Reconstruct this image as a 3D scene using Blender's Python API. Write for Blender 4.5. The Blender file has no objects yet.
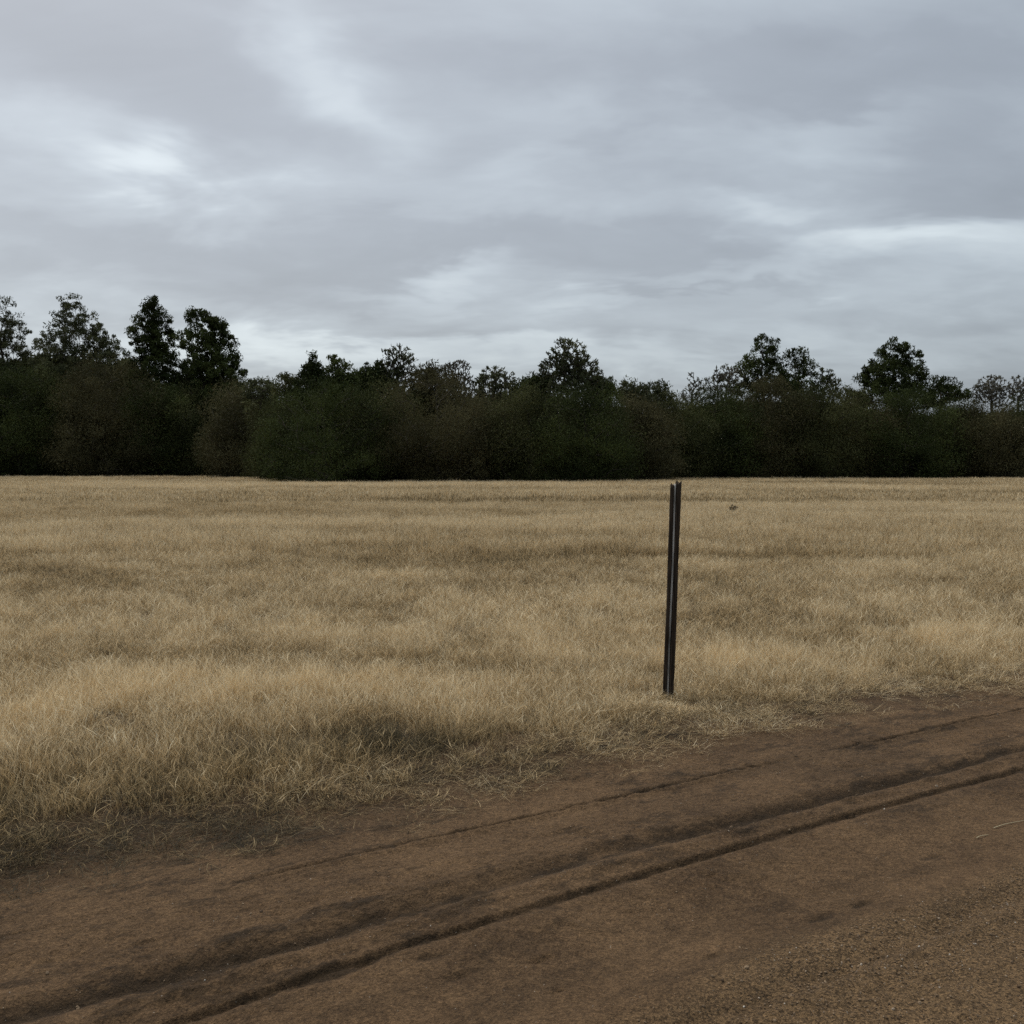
import bpy, math
import numpy as np
from mathutils import Vector

R = math.radians
rng = np.random.default_rng(7)
scene = bpy.context.scene
COL = scene.collection
EYE, F, HOR = 1.6, 1000.0, 466.0          # eye height, focal length and horizon line used to survey the photo

def wx(px, D): return (px - 512.0) / F * D
def wz(py, D): return EYE + (HOR - py) / F * D

# ------------------------------------------------------------------ noise
def _hash(ix, iy, seed):
    h = (ix.astype(np.int64) * 374761393 + iy.astype(np.int64) * 668265263 + seed * 1442695041) & 0xffffffff
    h = ((h ^ (h >> 13)) * 1274126177) & 0xffffffff
    return ((h ^ (h >> 16)) & 0xffff) / 65535.0

def vnoise(x, y, seed=0):
    x = np.asarray(x, float); y = np.asarray(y, float)
    ix = np.floor(x); iy = np.floor(y); fx = x - ix; fy = y - iy
    fx = fx * fx * fx * (fx * (fx * 6 - 15) + 10); fy = fy * fy * fy * (fy * (fy * 6 - 15) + 10)
    a = _hash(ix, iy, seed); b = _hash(ix + 1, iy, seed); c = _hash(ix, iy + 1, seed); d = _hash(ix + 1, iy + 1, seed)
    return (a + (b - a) * fx) * (1 - fy) + (c + (d - c) * fx) * fy

def fbm(x, y, seed=0, octv=4, gain=0.5):
    s = 0; a = 1; n = 0
    for k in range(octv):
        s = s + a * (vnoise(x * 2 ** k + 17.3 * k, y * 2 ** k - 9.1 * k, seed + 31 * k) - 0.5); n += a; a *= gain
    return s / n * 2       # about -1..1

def smooth(a, b, x):
    t = np.clip((x - a) / (b - a), 0, 1); return t * t * (3 - 2 * t)

# ------------------------------------------------------------------ mesh helpers
def mesh_from(name, verts, faces, mat=None, attrs=None, smoothed=False):
    """verts (N,3) array; faces (M,k) int array of one polygon size"""
    me = bpy.data.meshes.new(name)
    verts = np.asarray(verts, np.float32); faces = np.asarray(faces, np.int32)
    me.vertices.add(len(verts)); me.vertices.foreach_set('co', verts.ravel())
    if len(faces):
        m, k = faces.shape
        me.loops.add(m * k); me.loops.foreach_set('vertex_index', faces.ravel())
        me.polygons.add(m)
        me.polygons.foreach_set('loop_start', np.arange(0, m * k, k, dtype=np.int32))
        me.polygons.foreach_set('loop_total', np.full(m, k, np.int32))
        if smoothed: me.polygons.foreach_set('use_smooth', np.ones(m, bool))
    for an, (typ, val) in (attrs or {}).items():
        a = me.attributes.new(an, typ, 'POINT')
        a.data.foreach_set('vector' if typ == 'FLOAT_VECTOR' else 'value', np.asarray(val).ravel())
    me.update(calc_edges=True)
    if mat: me.materials.append(mat)
    return me

def link(name, me, parent=None, loc=(0, 0, 0)):
    o = bpy.data.objects.new(name, me); COL.objects.link(o); o.location = loc
    if parent: o.parent = parent
    return o

def tag(o, label=None, cat=None, group=None, kind=None):
    if label: o['label'] = label
    if cat: o['category'] = cat
    if group: o['group'] = group
    if kind: o['kind'] = kind
    return o

# ------------------------------------------------------------------ materials
class NT:
    def __init__(s, name):
        s.m = bpy.data.materials.new(name); s.m.use_nodes = True; s.t = s.m.node_tree; s.t.nodes.clear()
        s.out = s.t.nodes.new('ShaderNodeOutputMaterial')
    def n(s, typ, **kw):
        nd = s.t.nodes.new(typ)
        for k, v in kw.items():
            if k.startswith('i_'):
                key = k[2:]; key = int(key) if key.isdigit() else key
                nd.inputs[key].default_value = v
            else: setattr(nd, k, v)
        return nd
    def l(s, a, b): s.t.links.new(a, b)
    def math(s, op, a, b=None, c=None, clamp=False):
        nd = s.t.nodes.new('ShaderNodeMath'); nd.operation = op; nd.use_clamp = clamp
        for i, v in enumerate((a, b, c)):
            if v is None: continue
            if isinstance(v, (int, float)): nd.inputs[i].default_value = v
            else: s.l(v, nd.inputs[i])
        return nd.outputs[0]
    def mix(s, f, a, b):
        nd = s.t.nodes.new('ShaderNodeMix'); nd.data_type = 'RGBA'; nd.clamp_factor = True
        for i, v in ((0, f), (6, a), (7, b)):
            if isinstance(v, (int, float)): nd.inputs[i].default_value = v
            elif isinstance(v, tuple): nd.inputs[i].default_value = (*v, 1)
            else: s.l(v, nd.inputs[i])
        return nd.outputs[2]

def grass_material():
    t = NT('dry_grass')
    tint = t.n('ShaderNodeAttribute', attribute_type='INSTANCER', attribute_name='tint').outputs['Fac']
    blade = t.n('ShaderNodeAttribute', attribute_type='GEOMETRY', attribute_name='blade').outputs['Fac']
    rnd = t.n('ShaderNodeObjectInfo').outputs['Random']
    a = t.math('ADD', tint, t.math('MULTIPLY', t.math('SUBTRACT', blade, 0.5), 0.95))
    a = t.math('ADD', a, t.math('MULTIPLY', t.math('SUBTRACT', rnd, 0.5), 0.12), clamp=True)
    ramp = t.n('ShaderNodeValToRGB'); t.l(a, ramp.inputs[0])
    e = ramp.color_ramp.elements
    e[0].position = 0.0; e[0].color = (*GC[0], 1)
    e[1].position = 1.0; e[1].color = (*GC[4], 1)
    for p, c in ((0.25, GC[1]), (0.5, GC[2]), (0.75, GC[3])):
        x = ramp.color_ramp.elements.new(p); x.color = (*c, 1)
    d = t.n('ShaderNodeBsdfPrincipled', i_Roughness=0.75); t.l(ramp.outputs[0], d.inputs['Base Color'])
    d.inputs['Specular IOR Level'].default_value = 0.25
    tr = t.n('ShaderNodeBsdfTranslucent'); t.l(ramp.outputs[0], tr.inputs[0])
    mx = t.n('ShaderNodeMixShader', i_0=0.3); t.l(d.outputs[0], mx.inputs[1]); t.l(tr.outputs[0], mx.inputs[2])
    t.l(mx.outputs[0], t.out.inputs[0])
    return t.m

GC = [(0.036, 0.031, 0.017), (0.150, 0.112, 0.057), (0.455, 0.322, 0.156), (0.71, 0.515, 0.270), (0.89, 0.745, 0.49)]
M_GRASS = grass_material()

def soil_material(name, c_lo, c_hi, c_damp, grain=1.0, straw=0.0):
    t = NT(name)
    geo = t.n('ShaderNodeNewGeometry'); pos = geo.outputs['Position']
    damp = t.n('ShaderNodeAttribute', attribute_name='damp').outputs['Fac']
    grav = t.n('ShaderNodeAttribute', attribute_name='gravel').outputs['Fac']
    n1 = t.n('ShaderNodeTexNoise', i_Scale=1.7, i_Detail=6.0, i_Roughness=0.6); t.l(pos, n1.inputs['Vector'])
    n2 = t.n('ShaderNodeTexNoise', i_Scale=38.0, i_Detail=5.0, i_Roughness=0.7); t.l(pos, n2.inputs['Vector'])
    n3 = t.n('ShaderNodeTexNoise', i_Scale=130.0, i_Detail=4.0, i_Roughness=0.7); t.l(pos, n3.inputs['Vector'])
    n4 = t.n('ShaderNodeTexNoise', i_Scale=11.0, i_Detail=5.0, i_Roughness=0.65); t.l(pos, n4.inputs['Vector'])
    f = t.math('MULTIPLY_ADD', t.math('SUBTRACT', n1.outputs[0], 0.5), 1.6, 0.5)
    f = t.math('ADD', f, t.math('MULTIPLY', t.math('SUBTRACT', n2.outputs[0], 0.5), 1.7))
    f = t.math('ADD', f, t.math('MULTIPLY', t.math('SUBTRACT', n4.outputs[0], 0.5), 0.9))
    gr = t.math('MULTIPLY', t.math('SUBTRACT', n3.outputs[0], 0.5), t.math('MULTIPLY_ADD', grav, 2.8, 2.0))
    f = t.math('ADD', f, gr, clamp=True)
    c = t.mix(f, c_lo, c_hi)
    c = t.mix(t.math('MULTIPLY', grav, 0.35), c, (0.32, 0.205, 0.100))
    c = t.mix(t.math('MULTIPLY', damp, 0.85), c, c_damp)
    vg = t.n('ShaderNodeTexVoronoi', i_Scale=150.0); t.l(pos, vg.inputs['Vector'])
    vs = t.n('ShaderNodeSeparateColor'); t.l(vg.outputs['Color'], vs.inputs[0])
    amp = t.math('MULTIPLY_ADD', grav, 0.75, 0.55)
    k = t.math('MULTIPLY_ADD', t.math('SUBTRACT', vs.outputs[0], 0.5), amp, 1.0)
    hs = t.n('ShaderNodeHueSaturation'); t.l(c, hs.inputs['Color']); t.l(k, hs.inputs['Value']); c = hs.outputs[0]
    # pale mineral specks
    vo = t.n('ShaderNodeTexVoronoi', i_Scale=42.0); t.l(pos, vo.inputs['Vector'])
    sp = t.math('LESS_THAN', vo.outputs['Distance'], 0.09)
    wn = t.n('ShaderNodeSeparateColor'); t.l(vo.outputs['Color'], wn.inputs[0])
    sp = t.math('MULTIPLY', sp, t.math('GREATER_THAN', wn.outputs[0], 0.86))
    c = t.mix(t.math('MULTIPLY', sp, 0.6), c, (0.42, 0.37, 0.30))
    b = t.n('ShaderNodeBsdfPrincipled', i_Roughness=0.92); b.inputs['Specular IOR Level'].default_value = 0.2
    t.l(c, b.inputs['Base Color'])
    h = t.math('ADD', t.math('MULTIPLY', n2.outputs[0], 1.0), t.math('MULTIPLY', n3.outputs[0], t.math('MULTIPLY_ADD', grav, 0.5, 0.28)))
    bp = t.n('ShaderNodeBump', i_Strength=1.0, i_Distance=0.028 * grain); t.l(h, bp.inputs['Height'])
    t.l(bp.outputs[0], b.inputs['Normal']); t.l(b.outputs[0], t.out.inputs[0])
    return t.m

M_ROAD = soil_material('brown_dirt', (0.064, 0.036, 0.016), (0.182, 0.108, 0.052), (0.028, 0.017, 0.0075))
M_FIELD = soil_material('field_soil', (0.045, 0.032, 0.02), (0.13, 0.092, 0.055), (0.035, 0.025, 0.016))

def simple(name, c1, c2, scale=8, rough=0.85, spec=0.2, stretch=(1, 1, 1), bump=0.0, obj_coords=False):
    t = NT(name)
    src = t.n('ShaderNodeTexCoord').outputs['Object'] if obj_coords else t.n('ShaderNodeNewGeometry').outputs['Position']
    mp = t.n('ShaderNodeMapping'); mp.inputs['Scale'].default_value = stretch; t.l(src, mp.inputs[0])
    n = t.n('ShaderNodeTexNoise', i_Scale=scale, i_Detail=5.0, i_Roughness=0.65); t.l(mp.outputs[0], n.inputs['Vector'])
    f = t.math('MULTIPLY_ADD', t.math('SUBTRACT', n.outputs[0], 0.5), 2.4, 0.5, clamp=True)
    b = t.n('ShaderNodeBsdfPrincipled', i_Roughness=rough); b.inputs['Specular IOR Level'].default_value = spec
    t.l(t.mix(f, c1, c2), b.inputs['Base Color'])
    if bump:
        bp = t.n('ShaderNodeBump', i_Strength=0.8, i_Distance=bump); t.l(n.outputs[0], bp.inputs['Height']); t.l(bp.outputs[0], b.inputs['Normal'])
    t.l(b.outputs[0], t.out.inputs[0])
    return t.m

def leaf_material(name, c1, c2):
    t = NT(name)
    lf = t.n('ShaderNodeAttribute', attribute_name='leaf').outputs['Fac']
    pos = t.n('ShaderNodeNewGeometry').outputs['Position']
    n = t.n('ShaderNodeTexNoise', i_Scale=0.22, i_Detail=3.0); t.l(pos, n.inputs['Vector'])
    f = t.math('ADD', t.math('MULTIPLY', lf, 0.3), t.math('MULTIPLY_ADD', t.math('SUBTRACT', n.outputs[0], 0.5), 3.6, 0.2), clamp=True)
    c = t.mix(f, c1, c2)
    d = t.n('ShaderNodeBsdfPrincipled', i_Roughness=0.8); d.inputs['Specular IOR Level'].default_value = 0.1
    t.l(c, d.inputs['Base Color'])
    tr = t.n('ShaderNodeBsdfTranslucent'); t.l(c, tr.inputs[0])
    mx = t.n('ShaderNodeMixShader', i_0=0.2); t.l(d.outputs[0], mx.inputs[1]); t.l(tr.outputs[0], mx.inputs[2])
    t.l(mx.outputs[0], t.out.inputs[0])
    return t.m

LEAF = {
    'dark':  leaf_material('dark_green_leaves', (0.023, 0.031, 0.009), (0.074, 0.090, 0.026)),
    'grey':  leaf_material('grey_green_leaves', (0.050, 0.056, 0.025), (0.115, 0.120, 0.055)),
    'olive': leaf_material('olive_leaves', (0.037, 0.041, 0.014), (0.105, 0.107, 0.040)),
    'brown': leaf_material('brownish_twigs_and_leaves', (0.045, 0.041, 0.017), (0.118, 0.105, 0.048)),
    'bare':  leaf_material('withered_leaves', (0.075, 0.070, 0.045), (0.16, 0.145, 0.10)),
}
M_BARK = simple('bark', (0.04, 0.034, 0.025), (0.09, 0.075, 0.058), 3)
M_BARK_PALE = simple('pale_bark', (0.06, 0.052, 0.04), (0.13, 0.115, 0.09), 3)

# ------------------------------------------------------------------ terrain frame: s runs along the road, t across it towards the viewer
U = np.array([0.849, 0.529]); U /= np.linalg.norm(U)
N = np.array([U[1], -U[0]]); T0 = 4.32          # t = 0 at the field edge of the road

def to_xy(s, t): return U[0] * s + N[0] * (t - T0), U[1] * s + N[1] * (t - T0)
def to_st(x, y): return x * U[0] + y * U[1], x * N[0] + y * N[1] + T0

def edge_wobble(s): return 0.15 + 0.15 * fbm(s * 0.55, s * 0 + 3.3, 5, 3) + 0.07 * fbm(s * 2.3, s * 0 + 8.1, 6, 3)

def field_z(x, y):
    s, t = to_st(x, y)
    far = smooth(3, 12, -t)
    z = 0.09 * fbm(x * 0.05, y * 0.08, 11, 3) * far + 0.025 * fbm(x * 0.6, y * 0.6, 12, 3)
    return z

T2 = lambda s: 1.035 + 0.05 * np.exp(-np.clip(s, -2, 50) / 0.9) + 0.052 + 0.022 * np.exp(-((s - 2.2) / 1.3) ** 2) + 0.025 * fbm(s * 0.9, s * 0, 41, 3)
T3 = lambda s: 1.300 + 0.028 * np.exp(-((s - 2.2) / 1.3) ** 2) + 0.10 * np.exp(-(np.clip(s, -1, 50) - 0.67) / 0.75) + 0.008 * fbm(s * 1.3, s * 0, 42, 3)
T1 = lambda s: 0.54 + 0.02 * np.exp(-np.clip(s, -2, 50) / 2) + 0.015 * fbm(s * 0.9, s * 0, 43, 3)
T4 = lambda s: 2.235 + 0.035 * fbm(s * 0.8, s * 0, 44, 3)

def road_fields(s, t):
    """height, dampness and graveliness of the dirt road"""
    x, y = to_xy(s, t)
    g = lambda c, w: np.exp(-((t - c) / w) ** 2)
    rough = fbm(x * 9, y * 9, 21, 4, 0.6)
    clod = fbm(x * 28, y * 28, 22, 4, 0.65)
    crumb = np.clip(fbm(x * 60, y * 60, 23, 3, 0.7) - 0.25, 0, 1)
    broken = fbm(s * 1.6, t * 7, 24, 5, 0.6)
    brk = fbm(s * 6.5, t * 16, 27, 5, 0.7)
    gravel = smooth(1.98, 2.20, t + 0.10 * fbm(s * 1.2, t * 3, 25, 3)) * 0.9
    smoothed = np.exp(-((t - 1.72) / 0.24) ** 2)
    z = 0.03 * fbm(s * 0.35, t * 0.9, 26, 3)
    ruf = np.clip(0.55 + 1.3 * fbm(s * 0.9, t * 4, 29, 3), 0.1, 1.6)
    z = z + 0.010 * rough * ruf * (1 - 0.5 * smoothed) + (0.0065 + 0.004 * gravel) * clod * (1 - 0.6 * smoothed) * ruf + (0.004 + 0.006 * gravel) * crumb
    t_in, s_in = t, s
    t = t + 0.007 * fbm(x * 7, y * 7, 33, 4, 0.6) + 0.006 * clod      # ragged edges on every line and dent
    # wheel lines
    d1 = t - T1(s); k1 = smooth(-0.15, 0.35, fbm(s * 0.7, s * 0, 51, 3) + 0.42) * (0.25 + 0.75 * smooth(0.8, 1.7, s))
    z = z - 0.020 * np.exp(-(d1 / 0.013) ** 2) * k1 * smooth(-.5, .1, brk) + 0.010 * np.exp(-((d1 - 0.03) / 0.022) ** 2) * k1
    z = z - 0.010 * smooth(-0.03, 0.06, d1) * k1 * np.exp(-np.clip(d1, 0, 9) / 0.2)
    d2 = t - T2(s)
    z = z - (0.026 + 0.018 * broken) * np.exp(-(d2 / 0.050) ** 2) + 0.007 * np.exp(-((d2 + 0.11) / 0.05) ** 2) * (1 + brk)
    d3 = t - T3(s)
    z = z - 0.022 * np.exp(-(np.where(d3 < 0, d3 / 0.010, d3 / 0.035)) ** 2) * (1 + 0.6 * brk)
    between = np.exp(-((t - 0.5 * (T2(s) + T3(s))) / 0.05) ** 2)
    z = z + 0.012 * between * (1 + 1.2 * brk)
    z = z - 0.020 * smoothed + 0.018 * np.exp(-((t - 2.08) / 0.10) ** 2)
    d4 = t - T4(s)
    z = z - 0.014 * np.exp(-(d4 / 0.05) ** 2) * (1 + 0.9 * brk) + 0.010 * np.exp(-((d4 - 0.07) / 0.035) ** 2) * (1 + brk)
    # scuffed dents
    for px, py, ra, rb in ((868, 912, .065, .022), (826, 927, .075, .024), (908, 926, .03, .014), (940, 861, .07, .02), (718, 967, .055, .02), (650, 885, .03, .012),
                           (430, 967, .06, .02), (455, 985, .05, .02), (330, 985, .10, .03), (240, 918, .04, .012), (145, 950, .045, .012), (540, 967, .05, .015),
                           (715, 884, .03, .01), (560, 1000, .04, .012), (60, 965, .12, .03)):
        D = EYE * F / (py - HOR); cs, ct = to_st(wx(px, D), D)
        q = ((s - cs) / ra) ** 2 + ((t - ct) / rb) ** 2
        z = z - 0.011 * np.exp(-q * (1 + 0.8 * rough)) * (1 + 0.9 * rough)
    damp = 1.1 * np.exp(-((d2 - 0.0) / 0.058) ** 2) * smooth(-.7, .2, broken + 0.55 * brk) + 0.75 * np.exp(-(np.where(d3 < 0, d3 / 0.010, d3 / 0.028)) ** 2)
    damp = damp + 0.35 * smooth(0.05, 0.5, brk) * np.exp(-((t - 1.12) / 0.22) ** 2) + 0.7 * np.exp(-(d1 / 0.015) ** 2) * k1 + 0.35 * np.exp(-(d4 / 0.05) ** 2) * smooth(-.3, .4, brk)
    for px, py, ra, rb, k in ((868, 912, .06, .022, .9), (826, 927, .07, .024, .7), (905, 927, .028, .012, .5), (940, 861, .06, .018, .7), (718, 967, .05, .018, .5),
                              (430, 967, .06, .018, .7), (455, 985, .05, .02, .6), (650, 885, .028, .01, .6), (240, 918, .03, .01, .6), (330, 985, .08, .02, .4)):
        D = EYE * F / (py - HOR); cs, ct = to_st(wx(px, D), D)
        q = ((s - cs) / ra) ** 2 + ((t - ct) / rb) ** 2
        damp = damp + k * np.exp(-q ** 2 * 0.8) * smooth(-.7, .1, brk)
    blot = fbm(s * 3.5 + 5, t_in * 9, 52, 6, 0.78)
    damp = damp + 0.6 * smooth(0.17, 0.32, blot) * smooth(1.75, 1.3, t) + 0.30 * smooth(0.15, 0.5, fbm(s * 0.7, t_in * 5, 53, 4)) + 0.22 * smooth(0.1, 0.6, rough)
    # dark humus towards the verge
    damp = damp + 0.42 * smooth(0.35, -0.25, t + 0.2 * broken)
    t = t_in
    # the road sheet dives under the field sheet beyond the verge, on both sides
    z = z - 0.25 * smooth(-0.55, -1.0, t) - 0.25 * smooth(6.6, 7.1, t)
    z = z + 0.035 * smooth(0.15, -0.35, t)
    return z, np.clip(damp, 0, 1), gravel

def grid_mesh(name, sv, tv, zfun, mat):
    S, T = np.meshgrid(sv, tv, indexing='ij')
    s = S.ravel(); t = T.ravel()
    z, damp, grav = zfun(s, t)
    x, y = to_xy(s, t)
    ns, nt = len(sv), len(tv)
    i = np.arange(ns * nt).reshape(ns, nt)
    f = np.stack([i[:-1, :-1], i[:-1, 1:], i[1:, 1:], i[1:, :-1]], -1).reshape(-1, 4)
    f = f[:, ::-1]
    me = mesh_from(name, np.stack([x, y, z], 1), f, mat, {'damp': ('FLOAT', damp.astype(np.float32)), 'gravel': ('FLOAT', grav.astype(np.float32))}, True)
    if me.polygons[0].normal.z < 0: me.flip_normals()
    return me

fine_s = np.arange(-2.5, 11, 0.0125)
grow = 11 + np.cumsum(0.02 * 1.09 ** np.arange(85))
lo = -2.5 - np.cumsum(0.02 * 1.09 ** np.arange(85))
sv = np.concatenate([lo[::-1], fine_s, grow]); sv = sv[(sv > -420) & (sv < 420)]
tv = np.concatenate([np.arange(-1.1, -0.4, 0.02), np.arange(-0.4, 2.9, 0.0075), np.arange(2.9, 7.2, 0.05)])
road = link('dirt_road', grid_mesh('dirt_road', sv, tv, road_fields, M_ROAD))
tag(road, kind='structure')

def ground_fields(s, t):
    x, y = to_xy(s, t)
    z = field_z(x, y)
    z = z - 0.32 * smooth(-0.75, -0.35, t) * smooth(7.0, 6.6, t)
    return z, np.full(len(s), 0.2), np.zeros(len(s))
gs = np.unique(np.concatenate([np.arange(-30, 60, 0.3), np.sign(np.arange(-90, 91)) * 1.09 ** np.abs(np.arange(-90, 91)) * 1.2]))
gt = np.unique(np.concatenate([np.arange(-2, 8, 0.1), np.arange(-60, -2, 0.4), -2 - 1.08 ** np.arange(100), 8 + 1.08 ** np.arange(100)]))
ground = link('ground', grid_mesh('ground', gs, gt, ground_fields, M_FIELD)); tag(ground, kind='structure')

# ------------------------------------------------------------------ scatter machinery (one stuff object of many instances)
def scatter(name, pts, rot, scl, idx, tint, sources, kind_label):
    col = bpy.data.collections.new(name + '_sources')
    for k, me in enumerate(sources):
        o = bpy.data.objects.new('%s_source_%02d' % (name, k), me); col.objects.link(o)
    me = mesh_from(name, pts, np.zeros((0, 4), int), None, {
        'rot': ('FLOAT_VECTOR', rot.astype(np.float32)), 'scl': ('FLOAT_VECTOR', scl.astype(np.float32)),
        'pick': ('INT', idx.astype(np.int32)), 'tint': ('FLOAT', tint.astype(np.float32))})
    ob = link(name, me)
    ng = bpy.data.node_groups.new(name, 'GeometryNodeTree')
    ng.interface.new_socket('Geometry', in_out='INPUT', socket_type='NodeSocketGeometry')
    ng.interface.new_socket('Geometry', in_out='OUTPUT', socket_type='NodeSocketGeometry')
    n = ng.nodes; gi = n.new('NodeGroupInput'); go = n.new('NodeGroupOutput')
    ci = n.new('GeometryNodeCollectionInfo'); ci.inputs['Collection'].default_value = col
    ci.inputs['Separate Children'].default_value = True; ci.inputs['Reset Children'].default_value = True
    ip = n.new('GeometryNodeInstanceOnPoints'); ip.inputs['Pick Instance'].default_value = True
    def at(nm, ty):
        a = n.new('GeometryNodeInputNamedAttribute'); a.data_type = ty; a.inputs['Name'].default_value = nm
        return [o for o in a.outputs if o.enabled and o.name == 'Attribute'][0]
    er = n.new('FunctionNodeEulerToRotation')
    L = ng.links.new
    L(at('rot', 'FLOAT_VECTOR'), er.inputs[0]); L(er.outputs[0], ip.inputs['Rotation'])
    L(at('scl', 'FLOAT_VECTOR'), ip.inputs['Scale']); L(at('pick', 'INT'), ip.inputs['Instance Index'])
    L(gi.outputs[0], ip.inputs['Points']); L(ci.outputs[0], ip.inputs['Instance']); L(ip.outputs[0], go.inputs[0])
    md = ob.modifiers.new('scatter', 'NODES'); md.node_group = ng
    tag(ob, kind_label[0], kind_label[1], kind='stuff')
    return ob

# ------------------------------------------------------------------ grass tufts
def tuft(nb, rad, h, w, lean, curl, segs=4, seed=0, head=0.0):
    r = np.random.default_rng(seed)
    a = r.uniform(0, 2 * np.pi, nb); q = rad * np.sqrt(r.uniform(0, 1, nb))
    bx, by = q * np.cos(a), q * np.sin(a)
    hh = h * r.uniform(0.45, 1.08, nb) * (1 - 0.25 * q / rad)
    da = a + r.normal(0, 1.2, nb); ln = np.abs(r.normal(0, lean, nb)); cu = r.uniform(0.2, 1, nb) * curl
    kx, ky = r.normal(0, 0.085, nb), r.normal(0, 0.085, nb)
    ww = w * r.uniform(0.6, 1.3, nb); sa = r.uniform(0, np.pi, nb); sh = r.uniform(0, 1, nb)
    V = []; A = []
    for k in range(segs + 1):
        u = k / segs
        off = (ln * u + cu * u ** 2.4) * hh
        x = bx + np.cos(da) * off + kx * hh * math.sin(u * 7); y = by + np.sin(da) * off + ky * hh * math.cos(u * 6) * u
        z = hh * (u - 0.45 * cu * u ** 3) - 0.012
        wd = ww * (1 - 0.85 * u ** 1.5) * 0.5
        if head: wd = wd + np.where(sh > 1 - head, w * 0.7 * math.exp(-((u - 0.86) / 0.12) ** 2), 0)
        tw = sa + u * 1.5
        V.append(np.stack([x - np.cos(tw) * wd, y - np.sin(tw) * wd, z], 1)); V.append(np.stack([x + np.cos(tw) * wd, y + np.sin(tw) * wd, z], 1))
        A.append(sh); A.append(sh)
    V = np.stack(V, 1); A = np.stack(A, 1); m = 2 * (segs + 1)
    base = (np.arange(nb) * m)[:, None, None]
    f = np.array([[2 * k, 2 * k + 1, 2 * k + 3, 2 * k + 2] for k in range(segs)])[None]
    return mesh_from('tuft', V.reshape(-1, 3), (base + f).reshape(-1, 4), M_GRASS, {'blade': ('FLOAT', A.ravel().astype(np.float32))})

SRC = []
for k in range(7): SRC.append(tuft(84, 0.085, 0.235, 0.0019, 0.11, 0.32, 5, 100 + k, 0.2))      # 0-6 upright near
for k in range(4): SRC.append(tuft(52, 0.12, 0.15, 0.0020, 0.75, 1.0, 5, 200 + k))              # 7-10 matted, tangled
for k in range(5): SRC.append(tuft(80, 0.20, 0.30, 0.0052, 0.16, 0.35, 3, 300 + k, 0.3))         # 11-15 mid
for k in range(4): SRC.append(tuft(90, 0.60, 0.30, 0.018, 0.16, 0.3, 2, 400 + k))              # 16-19 far
for k in range(2): SRC.append(tuft(54, 0.10, 0.20, 0.0018, 0.30, 1.2, 5, 500 + k))              # 20-21 curled short

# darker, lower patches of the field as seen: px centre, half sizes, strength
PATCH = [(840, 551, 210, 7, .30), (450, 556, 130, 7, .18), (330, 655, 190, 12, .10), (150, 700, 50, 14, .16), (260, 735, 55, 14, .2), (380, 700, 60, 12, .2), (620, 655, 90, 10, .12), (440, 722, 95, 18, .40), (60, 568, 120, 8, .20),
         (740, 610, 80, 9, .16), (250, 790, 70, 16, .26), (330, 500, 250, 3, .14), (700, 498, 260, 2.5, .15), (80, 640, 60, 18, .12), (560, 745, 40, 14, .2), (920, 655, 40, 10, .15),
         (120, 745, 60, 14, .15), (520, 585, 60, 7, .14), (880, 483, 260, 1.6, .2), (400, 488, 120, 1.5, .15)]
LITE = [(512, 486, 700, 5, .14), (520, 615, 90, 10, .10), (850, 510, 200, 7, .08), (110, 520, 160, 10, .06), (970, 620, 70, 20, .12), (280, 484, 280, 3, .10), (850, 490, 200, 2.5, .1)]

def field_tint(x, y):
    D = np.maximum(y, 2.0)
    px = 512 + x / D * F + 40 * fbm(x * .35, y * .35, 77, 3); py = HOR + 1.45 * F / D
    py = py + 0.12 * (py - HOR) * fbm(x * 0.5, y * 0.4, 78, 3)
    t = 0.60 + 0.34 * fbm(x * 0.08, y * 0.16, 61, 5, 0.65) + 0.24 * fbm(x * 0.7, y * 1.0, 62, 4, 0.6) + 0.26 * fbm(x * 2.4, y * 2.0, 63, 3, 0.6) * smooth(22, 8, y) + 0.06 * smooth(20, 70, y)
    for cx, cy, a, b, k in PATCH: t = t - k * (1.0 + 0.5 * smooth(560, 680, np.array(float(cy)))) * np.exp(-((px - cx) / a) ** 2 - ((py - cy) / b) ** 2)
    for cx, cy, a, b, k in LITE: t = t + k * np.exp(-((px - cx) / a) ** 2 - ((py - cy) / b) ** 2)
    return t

def sow(n_per_m2, y0, y1, margin, keep_in=True, seed=1):
    r = np.random.default_rng(seed)
    wd = 0.56 if y1 < 20 else 0.85
    xm = y1 * wd + margin
    n = int(n_per_m2 * 2 * xm * (y1 - y0))
    x = r.uniform(-xm, xm, n); y = r.uniform(y0, y1, n)
    k = np.abs(x) < y * wd + margin
    x, y = x[k], y[k]
    s, t = to_st(x, y)
    k = t < edge_wobble(s) + 0.25
    return x[k], y[k], r

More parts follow.
